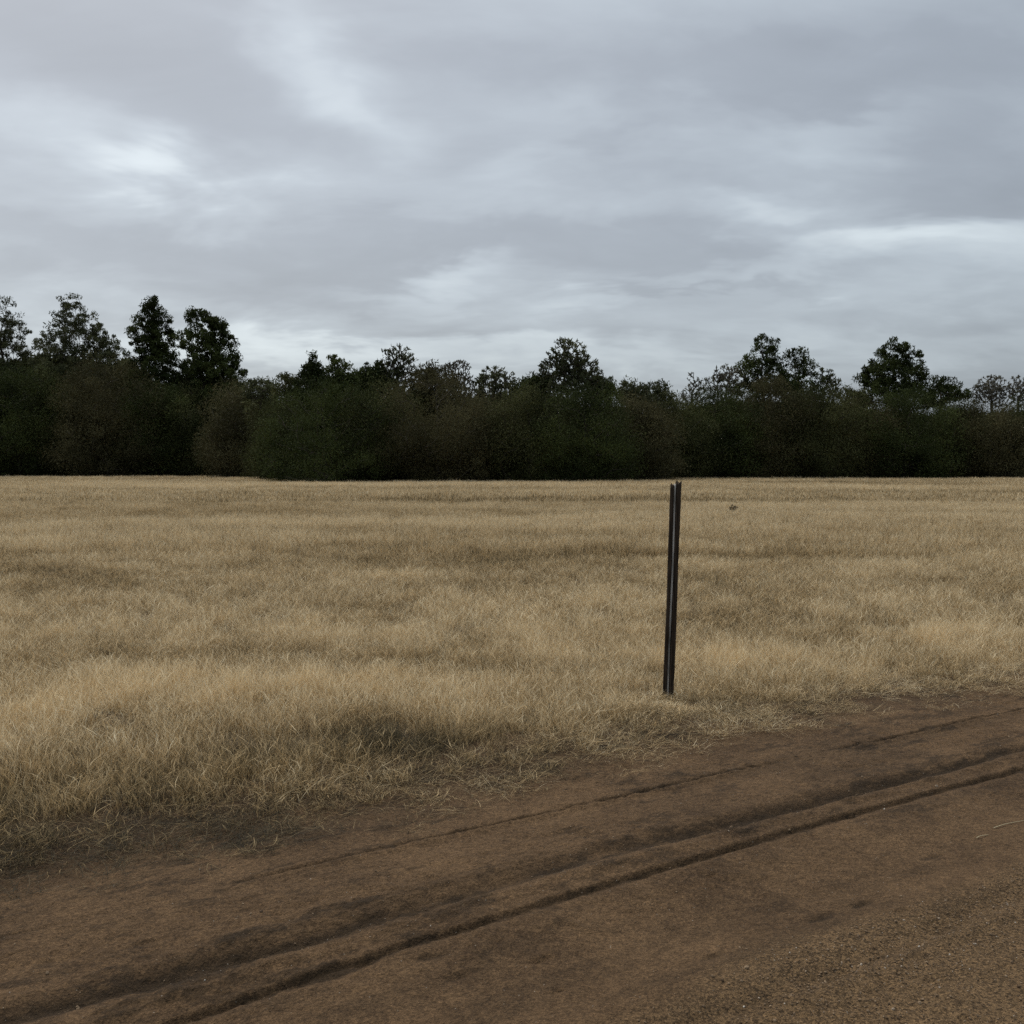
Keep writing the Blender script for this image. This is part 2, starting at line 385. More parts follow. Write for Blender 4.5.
def zone(out, dens, y0, y1, margin, pick, base_s, wide, seed, hfac=1.0):
    x, y, r = sow(dens, y0, y1, margin, seed=seed)
    s, t = to_st(x, y); te = t - edge_wobble(s)
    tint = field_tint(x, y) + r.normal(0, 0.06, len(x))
    edge = smooth(0.05, -0.95, te)                       # 0 at the verge .. 1 inside the field
    clump = fbm(x * 1.6, y * 1.6, 71, 4, 0.6)
    keep = r.uniform(0, 1, len(x)) < np.clip(0.10 + 1.25 * smooth(0.22, -0.55, te) + 0.25 * clump, 0, 1) * (te < 0.25)
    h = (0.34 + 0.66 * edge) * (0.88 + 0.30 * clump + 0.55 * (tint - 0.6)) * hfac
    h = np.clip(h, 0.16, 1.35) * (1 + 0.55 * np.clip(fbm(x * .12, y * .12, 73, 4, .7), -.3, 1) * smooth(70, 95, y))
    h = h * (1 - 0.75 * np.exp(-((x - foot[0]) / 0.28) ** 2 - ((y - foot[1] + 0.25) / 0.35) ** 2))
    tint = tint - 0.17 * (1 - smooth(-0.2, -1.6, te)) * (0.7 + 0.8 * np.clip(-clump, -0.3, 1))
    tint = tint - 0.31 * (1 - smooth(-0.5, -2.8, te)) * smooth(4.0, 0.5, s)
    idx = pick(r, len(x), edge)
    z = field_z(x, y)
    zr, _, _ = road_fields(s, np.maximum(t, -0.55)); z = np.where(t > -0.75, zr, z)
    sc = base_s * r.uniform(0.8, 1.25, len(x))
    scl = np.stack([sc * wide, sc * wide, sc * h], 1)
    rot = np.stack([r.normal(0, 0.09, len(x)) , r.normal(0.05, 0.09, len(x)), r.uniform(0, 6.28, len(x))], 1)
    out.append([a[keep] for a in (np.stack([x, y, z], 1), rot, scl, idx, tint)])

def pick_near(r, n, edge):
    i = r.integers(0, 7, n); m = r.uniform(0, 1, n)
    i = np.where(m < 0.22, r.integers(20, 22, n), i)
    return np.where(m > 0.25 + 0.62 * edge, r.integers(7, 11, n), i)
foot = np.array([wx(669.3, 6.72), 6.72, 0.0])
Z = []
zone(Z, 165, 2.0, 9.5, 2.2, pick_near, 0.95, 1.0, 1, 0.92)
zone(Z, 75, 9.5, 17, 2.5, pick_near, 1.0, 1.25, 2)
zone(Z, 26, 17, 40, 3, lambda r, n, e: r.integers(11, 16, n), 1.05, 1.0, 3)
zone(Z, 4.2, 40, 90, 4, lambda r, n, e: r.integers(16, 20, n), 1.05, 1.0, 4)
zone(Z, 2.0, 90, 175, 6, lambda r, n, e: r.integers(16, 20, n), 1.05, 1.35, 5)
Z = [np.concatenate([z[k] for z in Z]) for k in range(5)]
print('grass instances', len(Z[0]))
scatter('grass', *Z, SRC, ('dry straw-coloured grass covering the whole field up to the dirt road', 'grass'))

# ------------------------------------------------------------------ gravel and crumbs on the road
def stone(seed):
    import bmesh
    bm = bmesh.new(); bmesh.ops.create_icosphere(bm, subdivisions=1, radius=0.5)
    r = np.random.default_rng(seed); q = r.uniform(0.6, 1.0, 3)
    for v in bm.verts: v.co = Vector(tuple(np.array(v.co) * q * r.uniform(0.75, 1.15)))
    me = bpy.data.meshes.new('stone'); bm.to_mesh(me); bm.free(); me.materials.append(M_STONE); return me
def stone_material():
    t = NT('stones'); tint = t.n('ShaderNodeAttribute', attribute_type='INSTANCER', attribute_name='tint').outputs['Fac']
    ramp = t.n('ShaderNodeValToRGB'); t.l(tint, ramp.inputs[0]); e = ramp.color_ramp.elements
    e[0].color = (0.085, 0.050, 0.024, 1); e[1].color = (0.50, 0.45, 0.38, 1); x = e.new(0.6); x.color = (0.26, 0.175, 0.10, 1)
    b = t.n('ShaderNodeBsdfPrincipled', i_Roughness=0.9); t.l(ramp.outputs[0], b.inputs['Base Color']); t.l(b.outputs[0], t.out.inputs[0]); return t.m
M_STONE = stone_material()
ns = 230000
s = rng.uniform(-2, 9.5, ns); t = rng.uniform(-0.5, 2.9, ns)
zz, dd, gg = road_fields(s, t)
pk = np.clip(0.14 + gg * 1.0 + 0.35 * np.exp(-((t - 1.14) / 0.13) ** 2), 0, 1) * np.clip(0.6 + 0.9 * fbm(s * 2, t * 3, 91, 3), 0.1, 1.2)
k = rng.uniform(0, 1, ns) < pk
s, t, zz, gg = s[k], t[k], zz[k], gg[k]
size = (0.0028 + 0.0020 * gg) * np.exp(rng.normal(0, 0.42, len(s)))
big = rng.uniform(0, 1, len(s)) < 0.004; size = np.where(big, rng.uniform(0.009, 0.02, len(s)), size)
x, y = to_xy(s, t)
tint = np.clip(rng.beta(2, 4, len(s)), 0, 1); tint = np.where(rng.uniform(0, 1, len(s)) < 0.010, rng.uniform(.8, 1, len(s)), tint)
scatter('gravel', np.stack([x, y, zz + size * 0.12], 1), rng.uniform(0, 6.28, (len(s), 3)), np.stack([size] * 3, 1) * rng.uniform(.7, 1.3, (len(s), 3)),
        rng.integers(0, 5, len(s)), tint, [stone(k) for k in range(5)], ('small stones and crumbs of earth scattered over the dirt road', 'gravel'))

# ------------------------------------------------------------------ tubes
def tube(path, radii, sides=6, cap=True):
    path = np.asarray(path, float); n = len(path); V = []
    tan = np.gradient(path, axis=0); tan /= np.linalg.norm(tan, axis=1)[:, None] + 1e-9
    up = np.array([0.31, 0.95, 0.02])
    for k in range(n):
        a = np.cross(tan[k], up); a /= np.linalg.norm(a); b = np.cross(tan[k], a)
        th = np.arange(sides) * 2 * np.pi / sides
        V.append(path[k] + radii[k] * (np.cos(th)[:, None] * a + np.sin(th)[:, None] * b))
    V = np.concatenate(V); f = []
    for k in range(n - 1):
        for j in range(sides):
            a = k * sides + j; b = k * sides + (j + 1) % sides
            f.append([a, b, b + sides, a + sides])
    return V, np.array(f)

def join(parts):
    V = []; Fc = []; o = 0
    for v, f in parts: V.append(v); Fc.append(f + o); o += len(v)
    return np.concatenate(V), np.concatenate(Fc)

# two bits of straw lying on the road at the far right
def on_road(px, py):
    D = EYE * F / (py - HOR); x = wx(px, D); s, t = to_st(x, D)
    return np.array([x, D, float(road_fields(np.array([s]), np.array([t]))[0][0])])
M_STRAW = simple('straw', (0.36, 0.28, 0.16), (0.52, 0.43, 0.27), 60)
for nm, a, b, lab, sz in (('straw_stalk', (984, 843), (996, 839), 'thin pale straw stalk lying on the bare dirt road, the shorter of two', 0.0022),
                          ('straw_stalk', (1001, 832), (1034, 823), 'thin pale straw stalk lying on the bare dirt road, the longer of two', 0.0022)):
    p, q = on_road(*a), on_road(*b); c = (p + q) / 2
    pts = [p + (q - p) * u + np.array([0.0, 0.004 * math.sin(u * 3.1), 0.006 + 0.002 * math.sin(u * 5)]) - c for u in np.linspace(0, 1, 9)]
    v, f = tube(pts, np.full(9, sz) * np.linspace(1, .6, 9), 5)
    tag(link(nm, mesh_from(nm, v, f, M_STRAW, None, True), None, tuple(c)), lab, 'straw', 'straw stalks on the road')

# ------------------------------------------------------------------ the post
D = foot[1]
head = np.array([wx(676.3, D), D + 0.02, wz(482.0, D)])
M_STEEL = simple('dark_weathered_wood', (0.004, 0.003, 0.002), (0.085, 0.062, 0.045), 95, 0.95, 0.05, (1, 1, 0.06), 0.004, True)
M_EDGE = simple('worn_edge_painted_skylight', (0.07, 0.062, 0.05), (0.62, 0.58, 0.52), 14, 0.8, 0.2, (1, 1, 0.22), 0.002, True)  # worn edge; the sky light it catches is painted in as paleness
post = bpy.data.objects.new('fence_post', None); COL.objects.link(post); post.location = tuple(foot); post.empty_display_size = 0.2
post.rotation_euler = Vector((0, 0, 1)).rotation_difference(Vector(tuple(head - foot))).to_euler()
tag(post, 'lone dark weathered post with a pale streak, leaning slightly in the grass field', 'post')
Hh = float(np.linalg.norm(head - foot))

def plank(x0, x1, y0, y1, z0, z1, seed, chew=0.02, levels=60, nar=0.0):
    """a weathered length of wood: rounded uneven section swept upwards, with a chewed top"""
    r = np.random.default_rng(seed); ring = 20; V = []
    th = np.arange(ring) * 2 * np.pi / ring
    sq = 1 / np.maximum(np.abs(np.cos(th)), np.abs(np.sin(th))); sq = 1 + (sq - 1) * 0.75
    gro = 1 + 0.10 * np.sin(th * 5 + seed) + r.normal(0, 0.035, ring)
    for k in range(levels):
        u = k / (levels - 1); z = z0 + (z1 - z0) * u
        cx = (x0 + x1) / 2 + 0.0016 * math.sin(u * 9 + seed); cy = (y0 + y1) / 2
        wob = 1 + 0.12 * vnoise(np.full(ring, u * 22), th * 2, seed) - 0.02
        hx = (x1 - x0) / 2 * (1 - nar * u); hy = (y1 - y0) / 2
        zz_ = z + (chew * 1.8 * (vnoise(th * 3.3, th * 0, seed + 5) - 0.7) if k == levels - 1 else 0)
        V.append(np.stack([cx + hx * sq * gro * wob * np.cos(th), cy + hy * sq * gro * wob * np.sin(th), np.full(ring, 0.0) + zz_], 1))
    V.append(np.array([[(x0 + x1) / 2, (y0 + y1) / 2, z1 - chew * 0.9]]))
    V = np.concatenate(V); f = []
    for k in range(levels - 1):
        for j in range(ring): a = k * ring + j; b = k * ring + (j + 1) % ring; f.append([a, b, b + ring, a + ring])
    c = levels * ring
    for j in range(0, ring, 2): a = (levels - 1) * ring; f.append([a + j, a + (j + 1) % ring, a + (j + 2) % ring, c])
    return V, np.array(f)
v, f = plank(-0.033, -0.0095, -0.022, 0.028, -0.25, Hh - 0.014, 3, 0.015)
o = link('plank', mesh_from('plank', v, f, M_STEEL, None, False), post); o['label'] = 'narrower plank, slightly shorter at its top'
v, f = plank(-0.0015, 0.034, -0.028, 0.030, -0.25, Hh + 0.004, 4, 0.022)
o = link('plank', mesh_from('plank', v, f, M_STEEL, None, False), post); o['label'] = 'wider plank with a chewed top end'
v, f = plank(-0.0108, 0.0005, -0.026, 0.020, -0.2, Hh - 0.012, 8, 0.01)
o = link('split_seam', mesh_from('seam', v, f, M_EDGE, None, False), post); o['label'] = 'pale worn seam between the two planks, with sky light painted into its tone'

# ------------------------------------------------------------------ trees
def skeleton(base, pts, trunk_top, rs):
    """greedy branching: every clump joins the nearest reachable lower node"""
    nt = 14
    h = trunk_top[2] - base[2]
    tr = [base + (trunk_top - base) * (k / (nt - 1)) + np.array([math.sin(k * .9) * .012 * h, math.cos(k * 1.3) * .012 * h, 0]) * (0 < k) for k in range(nt)]
    nodes = np.zeros((nt + 2 * len(pts), 3)); par = np.full(len(nodes), -1); pl = np.zeros(len(nodes))
    for k, p in enumerate(tr):
        nodes[k] = p
        if k: par[k] = k - 1; pl[k] = pl[k - 1] + np.linalg.norm(p - tr[k - 1])
    m = nt
    order = np.argsort(np.linalg.norm(pts[:, :2] - base[:2], axis=1) + 0.25 * (pts[:, 2] - base[2]))
    for i in order:
        p = pts[i]; d = p - nodes[:m]; L = np.linalg.norm(d, axis=1)
        cost = L * (1 + 1.2 * np.clip(0.35 - d[:, 2] / (L + 1e-6), 0, 2)) + 0.18 * pl[:m]
        cost[:4] += 50 if m > 5 else 0
        j = int(np.argmin(cost))
        mid = (nodes[j] + p) / 2 + rs.normal(0, 0.06, 3) * L[j] + np.array([0, 0, -0.05 * L[j]])
        nodes[m] = mid; par[m] = j; pl[m] = pl[j] + L[j] / 2
        nodes[m + 1] = p; par[m + 1] = m; pl[m + 1] = pl[j] + L[j]; m += 2
    load = np.zeros(m); load[nt:] = 0.5
    for k in range(m - 1, 0, -1): load[par[k]] += load[k]
    return nodes[:m], par[:m], load

def branches_mesh(nodes, par, load, rmax, rmin, sides=4, expo=0.5):
    rad = np.maximum(rmin, rmax * (load / load.max()) ** expo)
    k = np.arange(1, len(nodes)); a = nodes[par[k]]; b = nodes[k]
    ra = np.minimum(rad[par[k]], rad[k] * 1.5); rb = rad[k]
    ra[:13] = rad[par[k]][:13]
    d = b - a; d /= np.linalg.norm(d, axis=1)[:, None] + 1e-9
    up = np.where(np.abs(d[:, 2:3]) > 0.9, np.array([[1., 0, 0]]), np.array([[0, 0, 1.]]))
    p = np.cross(d, up); p /= np.linalg.norm(p, axis=1)[:, None] + 1e-9; q = np.cross(d, p)
    th = np.arange(sides) * 2 * np.pi / sides
    ring = np.cos(th)[None, :, None] * p[:, None] + np.sin(th)[None, :, None] * q[:, None]
    V = np.concatenate([a[:, None] + ring * ra[:, None, None], b[:, None] + ring * rb[:, None, None]], 1).reshape(-1, 3)
    j = np.arange(sides); f = np.stack([j, (j + 1) % sides, (j + 1) % sides + sides, j + sides], 1)
    Fc = (np.arange(len(k)) * 2 * sides)[:, None, None] + f[None]
    return V, Fc.reshape(-1, 4)

def leaves(cent, size, rs, flat=0.0, aspect=2.3):
    n = len(cent)
    a = rs.normal(0, 1, (n, 3)); a[:, 2] += 0.9; a /= np.linalg.norm(a, axis=1)[:, None]
    b = rs.normal(0, 1, (n, 3)); b -= a * (a * b).sum(1)[:, None]; b /= np.linalg.norm(b, axis=1)[:, None]
    sz = size * rs.uniform(0.55, 1.3, n)[:, None]
    c = np.cross(a, b) * sz * 0.12
    V = np.stack([cent - a * sz * aspect * 0.5, cent + b * sz * 0.31 + c, cent + a * sz * aspect * 0.5, cent - b * sz * 0.31 + c], 1).reshape(-1, 3)
    f = np.arange(4 * n).reshape(-1, 4)
    return V, f, np.repeat(rs.uniform(0, 1, n), 4).astype(np.float32)

def clumps_in(lobes, D, D_unit, n, rs, outer=0.55, depth=1.0):
    """clump centres filling a union of ellipsoids surveyed in photo units at distance D"""
    vol = np.array([l[2] * l[3] * l[2] for l in lobes], float) ** 0.8; pr = vol / vol.sum()
    w = rs.choice(len(lobes), n, p=pr)
    L = np.array(lobes, float)[w] * np.array([1, 1, 1.2, 1.04])
    d = rs.normal(0, 1, (n, 3)); d /= np.linalg.norm(d, axis=1)[:, None]
    q = rs.uniform(0, 1, n) ** (1 / 3 * (1 - outer) + 0.02)
    q = np.where(rs.uniform(0, 1, n) < 0.3, rs.uniform(0.2, 1, n), q)
    X = wx(L[:, 0] + d[:, 0] * q * L[:, 2], D); Zz = wz(L[:, 1] - d[:, 2] * q * L[:, 3], D); Y = D + d[:, 1] * q * L[:, 2] / F * D * depth
    return np.stack([X, Y, Zz], 1)

def make_tree(name, label, cat, px, D, lobes, leaf, n_clump, n_leaf, lsize, spread, group, seed, rmin=0.02, trunk_r=0.28, bark=None, trunk_to=None, outer=0.55, expo=0.5, streak=None):
    rs = np.random.default_rng(seed)
    base = np.array([wx(px, D), D, 0.0]); base[2] = float(field_z(base[0:1], base[1:2])[0]) - 0.1
    pts = clumps_in(lobes, D, D, n_clump, rs, outer)
    pts[:, 2] = np.maximum(pts[:, 2], base[2] + 0.35)
    top = pts[np.argmax(pts[:, 2])].copy(); tt = np.array([(base[0] * .4 + top[0] * .6), D, base[2] + (top[2] - base[2]) * (trunk_to or 0.8)])
    nodes, par, load = skeleton(base, pts, tt, rs)
    V, Fc = branches_mesh(nodes, par, load, trunk_r, rmin, expo=expo)
    root = bpy.data.objects.new(name, None); COL.objects.link(root); root.location = tuple(base); root.empty_display_size = 1
    tag(root, label, cat, group)
    link('trunk', mesh_from('trunk', V - base, Fc, bark or M_BARK, None, True), root)
    w = rs.integers(0, n_clump, n_leaf); k = rs.uniform(0.5, 1.5, n_clump)[w]
    g3 = rs.normal(0, 1, (n_leaf, 3)); g3 *= (np.minimum(1, 1.7 / (np.linalg.norm(g3, axis=1) + 1e-6)))[:, None]
    off = g3 * spread * k[:, None] * np.array([1, 1, 0.75])
    if streak: off[:, 2] *= streak
    c = pts[w] + off
    ok = c[:, 2] > base[2] + 0.15
    Vl, Fl, al = leaves(c[ok], lsize, rs)
    link('crown', mesh_from('crown', Vl - base, Fl, LEAF[leaf], {'leaf': ('FLOAT', al)}), root)
    return root

def front_D(px):
    return float(np.interp(px, [-200, 230, 300, 600, 700, 1250], [150, 142, 98, 98, 122, 128]))

SKY_G = 'tall trees standing out above the tree line'
def tree(px, lobes, kind, lab, back=9, **kw):
    D = front_D(px) + back
    P = dict(
        dense=dict(leaf='dark', n_clump=320, n_leaf=22000, lsize=0.25, spread=0.42, rmin=0.03),
        airy=dict(leaf='grey', n_clump=340, n_leaf=15000, lsize=0.21, spread=0.34, rmin=0.03),
        pine=dict(leaf='dark', n_clump=190, n_leaf=9500, lsize=0.22, spread=0.34, rmin=0.035, outer=0.75),
        twig=dict(leaf='bare', n_clump=700, n_leaf=1500, lsize=0.20, spread=0.09, rmin=0.04, trunk_r=0.2, expo=0.55),
        dome=dict(leaf='grey', n_clump=420, n_leaf=3600, lsize=0.22, spread=0.13, rmin=0.045, trunk_r=0.22, outer=0.7),
    )[kind].copy(); P.update(kw)
    nm = {'dense': 'evergreen_tree', 'airy': 'broadleaf_tree', 'pine': 'pine_tree', 'twig': 'bare_tree', 'dome': 'round_crowned_tree'}[kind]
    return make_tree(nm, lab, 'tree', px, D, lobes, P.pop('leaf'), P.pop('n_clump'), P.pop('n_leaf'), P.pop('lsize'), P.pop('spread'), SKY_G, int(px * 7 + 3) % 9973 + 1, **P)

T_ = [
 (-62, [(-62, 350, 34, 45), (-62, 318, 18, 20)], 'airy', 'loose grey-green tree standing beyond the leftmost end of the tree line', {}),
 (8, [(10, 322, 13, 25), (-6, 335, 18, 24), (24, 345, 17, 20), (8, 372, 34, 34), (-12, 315, 9, 14)], 'airy', 'see-through grey-green tree with a narrow peak, leftmost tree in the photo', {}),
 (80, [(74, 303, 9, 11), (84, 319, 15, 14), (67, 322, 12, 13), (94, 336, 13, 12), (55, 336, 11, 9), (80, 343, 33, 18), (106, 350, 15, 12), (80, 378, 40, 32)], 'airy', 'broad see-through tree with a rounded cone top, tallest in the photo', dict(n_clump=520, n_leaf=26000)),
 (156, [(155, 305, 5, 7), (155, 310, 9, 9), (156, 322, 13, 12), (147, 336, 13, 9), (163, 338, 12, 16), (151, 352, 18, 12), (160, 378, 24, 32), (137, 329, 5, 4)], 'dense', 'narrow dark evergreen, left one of the tall evergreen pair', {}),
 (208, [(200, 311, 5, 6), (202, 320, 10, 9), (216, 327, 8, 8), (212, 332, 18, 13), (196, 342, 14, 14), (223, 348, 14, 16), (212, 362, 26, 16), (234, 366, 9, 8), (212, 385, 34, 26), (241, 376, 6, 4)], 'dense', 'wide dark evergreen with stepped edge, right one of the tall evergreen pair', dict(n_leaf=27000, n_clump=380)),
 (264, [(264, 392, 16, 13), (256, 384, 7, 6)], 'airy', 'small loose tree in the dip just right of the tall evergreen pair', dict(n_clump=90, n_leaf=2600)),
 (291, [(292, 388, 13, 14), (297, 396, 20, 16)], 'airy', 'small grey-green tree just left of the pointed twin evergreens', dict(n_clump=110, n_leaf=3500, leaf='olive')),
 (314, [(314, 359, 3.5, 6), (314, 366, 6, 6), (314, 374, 10, 10), (315, 392, 17, 22)], 'dense', 'small pointed evergreen, the sharper of two twin peaks', dict(n_clump=260, n_leaf=9000, spread=0.24, lsize=0.2)),
 (339, [(335, 365, 8, 8), (341, 376, 14, 12), (340, 396, 22, 20)], 'dense', 'small blunt-topped evergreen beside the sharply pointed one', dict(n_clump=260, n_leaf=9500, spread=0.26, lsize=0.2)),
 (365, [(365, 368, 4, 5), (365, 380, 9, 10), (365, 396, 16, 16)], 'dense', 'tiny conical evergreen between the blunt evergreen and the bare tree', dict(n_clump=150, n_leaf=5000, spread=0.24, lsize=0.2)),
 (382, [(379, 372, 5, 7), (378, 384, 11, 12)], 'dense', 'short dark evergreen touching the left side of the round bare tree', dict(n_clump=90, n_leaf=4500)),
 (398, [(398, 358, 13, 13), (406, 366, 10, 12), (392, 372, 12, 12), (399, 385, 14, 14)], 'dome', 'round see-through tree with bare branches, left of the middle of the tree line', dict(n_clump=300, n_leaf=1500)),
 (430, [(430, 374, 12, 10), (424, 384, 14, 12), (434, 392, 18, 14)], 'airy', 'low rounded greyish tree just right of the round bare-branched tree', dict(n_clump=150, n_leaf=3800, leaf='brown')),
 (456, [(458, 372, 11, 12), (447, 376, 10, 11), (462, 385, 12, 12), (452, 395, 18, 14)], 'twig', 'pale leafless twiggy tree between two rounded greyish trees', {}),
 (495, [(494, 376, 12, 9), (503, 383, 13, 10), (486, 386, 12, 10), (496, 396, 20, 14)], 'dome', 'small round see-through tree left of the large domed tree', dict(n_clump=260, n_leaf=2300)),
 (536, [(538, 384, 9, 8), (530, 392, 13, 12), (546, 388, 9, 9)], 'airy', 'low dark tree tucked against the left side of the domed tree', dict(n_clump=110, n_leaf=3600, leaf='dark')),
 (570, [(568, 356, 17, 16), (560, 372, 18, 16), (582, 374, 16, 16), (570, 388, 30, 18), (594, 382, 10, 10)], 'dome', 'large domed tree with fanned branches and light showing through, mid tree line', dict(n_clump=800, n_leaf=7000)),
 (605, [(603, 384, 9, 9), (600, 394, 14, 12)], 'airy', 'low dark tree tucked against the right side of the domed tree', dict(n_clump=100, n_leaf=3200, leaf='dark')),
 (631, [(629, 390, 11, 9), (634, 398, 15, 12)], 'airy', 'low fluffy tree, left one of the lowest pair in the tree line', dict(n_clump=120, n_leaf=2800)),
 (657, [(654, 390, 12, 9), (664, 396, 12, 10), (656, 404, 20, 12)], 'airy', 'low fluffy tree, right one of the lowest pair in the tree line', dict(n_clump=150, n_leaf=3200)),
 (694, [(692, 380, 6, 8), (696, 388, 8, 9), (692, 398, 12, 12)], 'twig', 'thin leafless sapling alone in the gap left of the twiggy tree', dict(n_clump=160, n_leaf=500)),
 (726, [(724, 374, 10, 9), (732, 380, 12, 12), (720, 388, 16, 14)], 'twig', 'twiggy pale tree leaning against the tall clumpy pine', dict(n_clump=360, n_leaf=1900, leaf='bare')),
 (762, [(763, 344, 11, 9), (752, 358, 9, 9), (770, 358, 11, 10), (745, 370, 9, 8), (762, 376, 20, 16), (764, 395, 28, 18)], 'pine', 'tall clumpy pine with gaps of sky, left of the photo\'s right-hand tall trees', dict(n_clump=240, n_leaf=10000)),
 (796, [(795, 356, 9, 9), (804, 366, 11, 11), (790, 372, 12, 12), (799, 388, 20, 16)], 'airy', 'loose dark tree directly right of the tall clumpy pine', dict(n_clump=190, n_leaf=4800, leaf='dark')),
 (824, [(823, 376, 8, 7), (829, 385, 9, 9), (820, 394, 14, 12)], 'dome', 'small sparse tree stepping down right of the clumpy pine', dict(n_clump=170, n_leaf=1500)),
 (853, [(852, 398, 16, 10)], 'airy', 'low tree in the dip left of the large broad pine', dict(n_clump=80, n_leaf=2400, leaf='olive')),
 (892, [(892, 352, 12, 12), (880, 366, 13, 12), (905, 362, 12, 13), (866, 376, 10, 9), (893, 378, 26, 16), (893, 398, 30, 18), (917, 358, 4, 6)], 'pine', 'large broad dark pine with a bumpy peaked top, tallest right of the post', dict(n_clump=300, n_leaf=17000)),
 (936, [(934, 378, 7, 6), (941, 385, 9, 8), (952, 394, 12, 8), (934, 396, 16, 12)], 'pine', 'small clumpy pine sloping down right of the large broad pine', dict(n_clump=100, n_leaf=3600)),
 (990, [(990, 387, 14, 11), (982, 394, 12, 11), (998, 396, 12, 12)], 'twig', 'pale leafless round tree, left one of the last pale pair', dict(n_clump=380, n_leaf=1700, bark='pale')),
 (1017, [(1016, 386, 8, 10), (1022, 394, 12, 12)], 'twig', 'pale leafless tree cut by the right edge of the photo', dict(n_clump=240, n_leaf=900, bark='pale')),
 (1075, [(1075, 375, 22, 22), (1080, 400, 34, 24)], 'airy', 'loose tree standing beyond the rightmost end of the tree line', {}),
]
for px, lobes, kind, lab, kw in T_:
    if kw.get('bark') == 'pale': kw['bark'] = M_BARK_PALE
    tree(px, lobes, kind, lab, **kw)

FRONT = 'big bushy trees along the foot of the tree line'
B_ = [  # px, half width, top, leaf, label, forward offset
 (-105, 60, 372, 'olive', 'full olive bush standing farthest beyond the left end of the tree line', 0),
 (-45, 55, 362, 'dark', 'full dark bush standing beyond the left end of the tree line', 2),
 (20, 48, 362, 'dark', 'dark green bushy tree below the leftmost see-through tree', 0),
 (62, 38, 366, 'olive', 'narrow olive bushy tree between the leftmost dark bush and the big brownish bush', 3),
 (108, 42, 352, 'brown', 'big brownish bushy tree below the tallest see-through tree', -2),
 (160, 36, 378, 'dark', 'dark green bushy tree below the left evergreen of the tall pair', 2),
 (202, 36, 385, 'olive', 'olive bushy tree below the right evergreen of the tall pair', 4),
 (246, 34, 378, 'brown', 'brownish bushy tree at the step down right of the tall evergreen pair', 0),
 (287, 30, 396, 'olive', 'low olive bush just left of the widest dark green bush', 4),
 (326, 56, 376, 'dark', 'widest dark green bushy tree, in front of the twin pointed evergreens', 0),
 (382, 40, 378, 'olive', 'olive bushy tree in front of the round bare-branched tree', 3),
 (436, 46, 364, 'brown', 'tall brownish olive bushy tree in front of the pale twiggy tree', 0),
 (484, 34, 388, 'brown', 'narrow brownish bushy tree in front of the small round see-through tree', 4),
 (532, 42, 382, 'olive', 'olive bushy tree to the left of the domed tree\'s foot', 2),
 (584, 44, 384, 'dark', 'dark bushy tree directly in front of the domed tree', 0),
 (634, 36, 396, 'brown', 'low brownish bushy tree in front of the lowest pair of fluffy trees', 3),
 (674, 38, 396, 'olive', 'olive bushy tree directly behind the top of the lone post', 3),
 (716, 38, 384, 'dark', 'dark bushy tree in front of the twiggy tree that leans on the pine', 0),
 (765, 44, 372, 'brown', 'brownish bushy tree at the foot of the tall clumpy pine', 2),
 (814, 40, 382, 'olive', 'olive bushy tree in front of the small sparse tree', 0),
 (858, 38, 394, 'brown', 'brownish bushy tree at the left foot of the large broad pine', 3),
 (902, 44, 384, 'dark', 'dark bushy tree directly below the large broad pine', 0),
 (946, 34, 398, 'olive', 'olive bushy tree below the small sloping pine', 3),
 (988, 38, 398, 'brown', 'brownish bushy tree below the pale leafless round tree', 0),
 (1040, 40, 392, 'dark', 'dark bushy tree cut by the right edge of the photo', 2),
 (1100, 55, 384, 'olive', 'full olive bush standing beyond the right end of the tree line', 0),
]
for px, hw, top, leaf, lab, off in B_:
    D = front_D(px) - 1 + off; rs = np.random.default_rng(px + 500)
    bot = HOR + EYE * F / D; hgt = bot - top
    lobes = [(px, top + hgt * .55, hw * .92, hgt * .47), (px, top + hgt * .80, hw * 1.02, hgt * .25)]
    for _ in range(7):
        u_, ry_ = rs.uniform(-.8, .8), hgt * rs.uniform(.10, .2)
        lobes.append((px + u_ * hw, top + ry_ + hgt * (0.02 + 0.32 * u_ * u_ + rs.uniform(0, .6)), hw * rs.uniform(.22, .38), ry_))
    make_tree('bushy_tree', lab, 'tree', px, D, lobes, leaf, 300, 62000, 0.115 * D / 120, 0.95 * D / 120, FRONT, px + 900, rmin=0.02, trunk_r=0.22, outer=0.8)

# the wood behind: far depth that reads as one dark mass
rs = np.random.default_rng(99); n = 420000
px = np.where(rs.uniform(0, 1, n) < 0.62, rs.uniform(-260, 1300, n), rs.uniform(-900, 1900, n))
dd_ = np.interp(px, [-200, 230, 300, 600, 700, 1250], [150, 142, 98, 98, 122, 128]) + rs.uniform(7, 34, n)
crest = np.interp(px, [-260, 40, 130, 160, 230, 280, 330, 420, 470, 560, 610, 680, 750, 800, 870, 930, 1300], [354, 352, 354, 374, 374, 402, 392, 388, 396, 392, 404, 404, 392, 394, 402, 406, 404])
crest = crest + 7 * fbm(px / 22, px * 0, 81, 3) + 10
hh = rs.uniform(0, 1, n); hh[::4] *= 0.4
zt = EYE + (HOR - crest) / F * dd_
c = np.stack([wx(px, dd_), dd_, 0.2 + (zt - 0.2) * hh], 1)
c += rs.normal(0, .3, c.shape)
V, Fc, al = leaves(c, 0.62, rs)
w = link('woodland', mesh_from('woodland', V, Fc, LEAF['olive'], {'leaf': ('FLOAT', al)}))
tag(w, 'dark dense wood seen as one mass behind the trees at the edge of the field', 'woodland', kind='stuff')

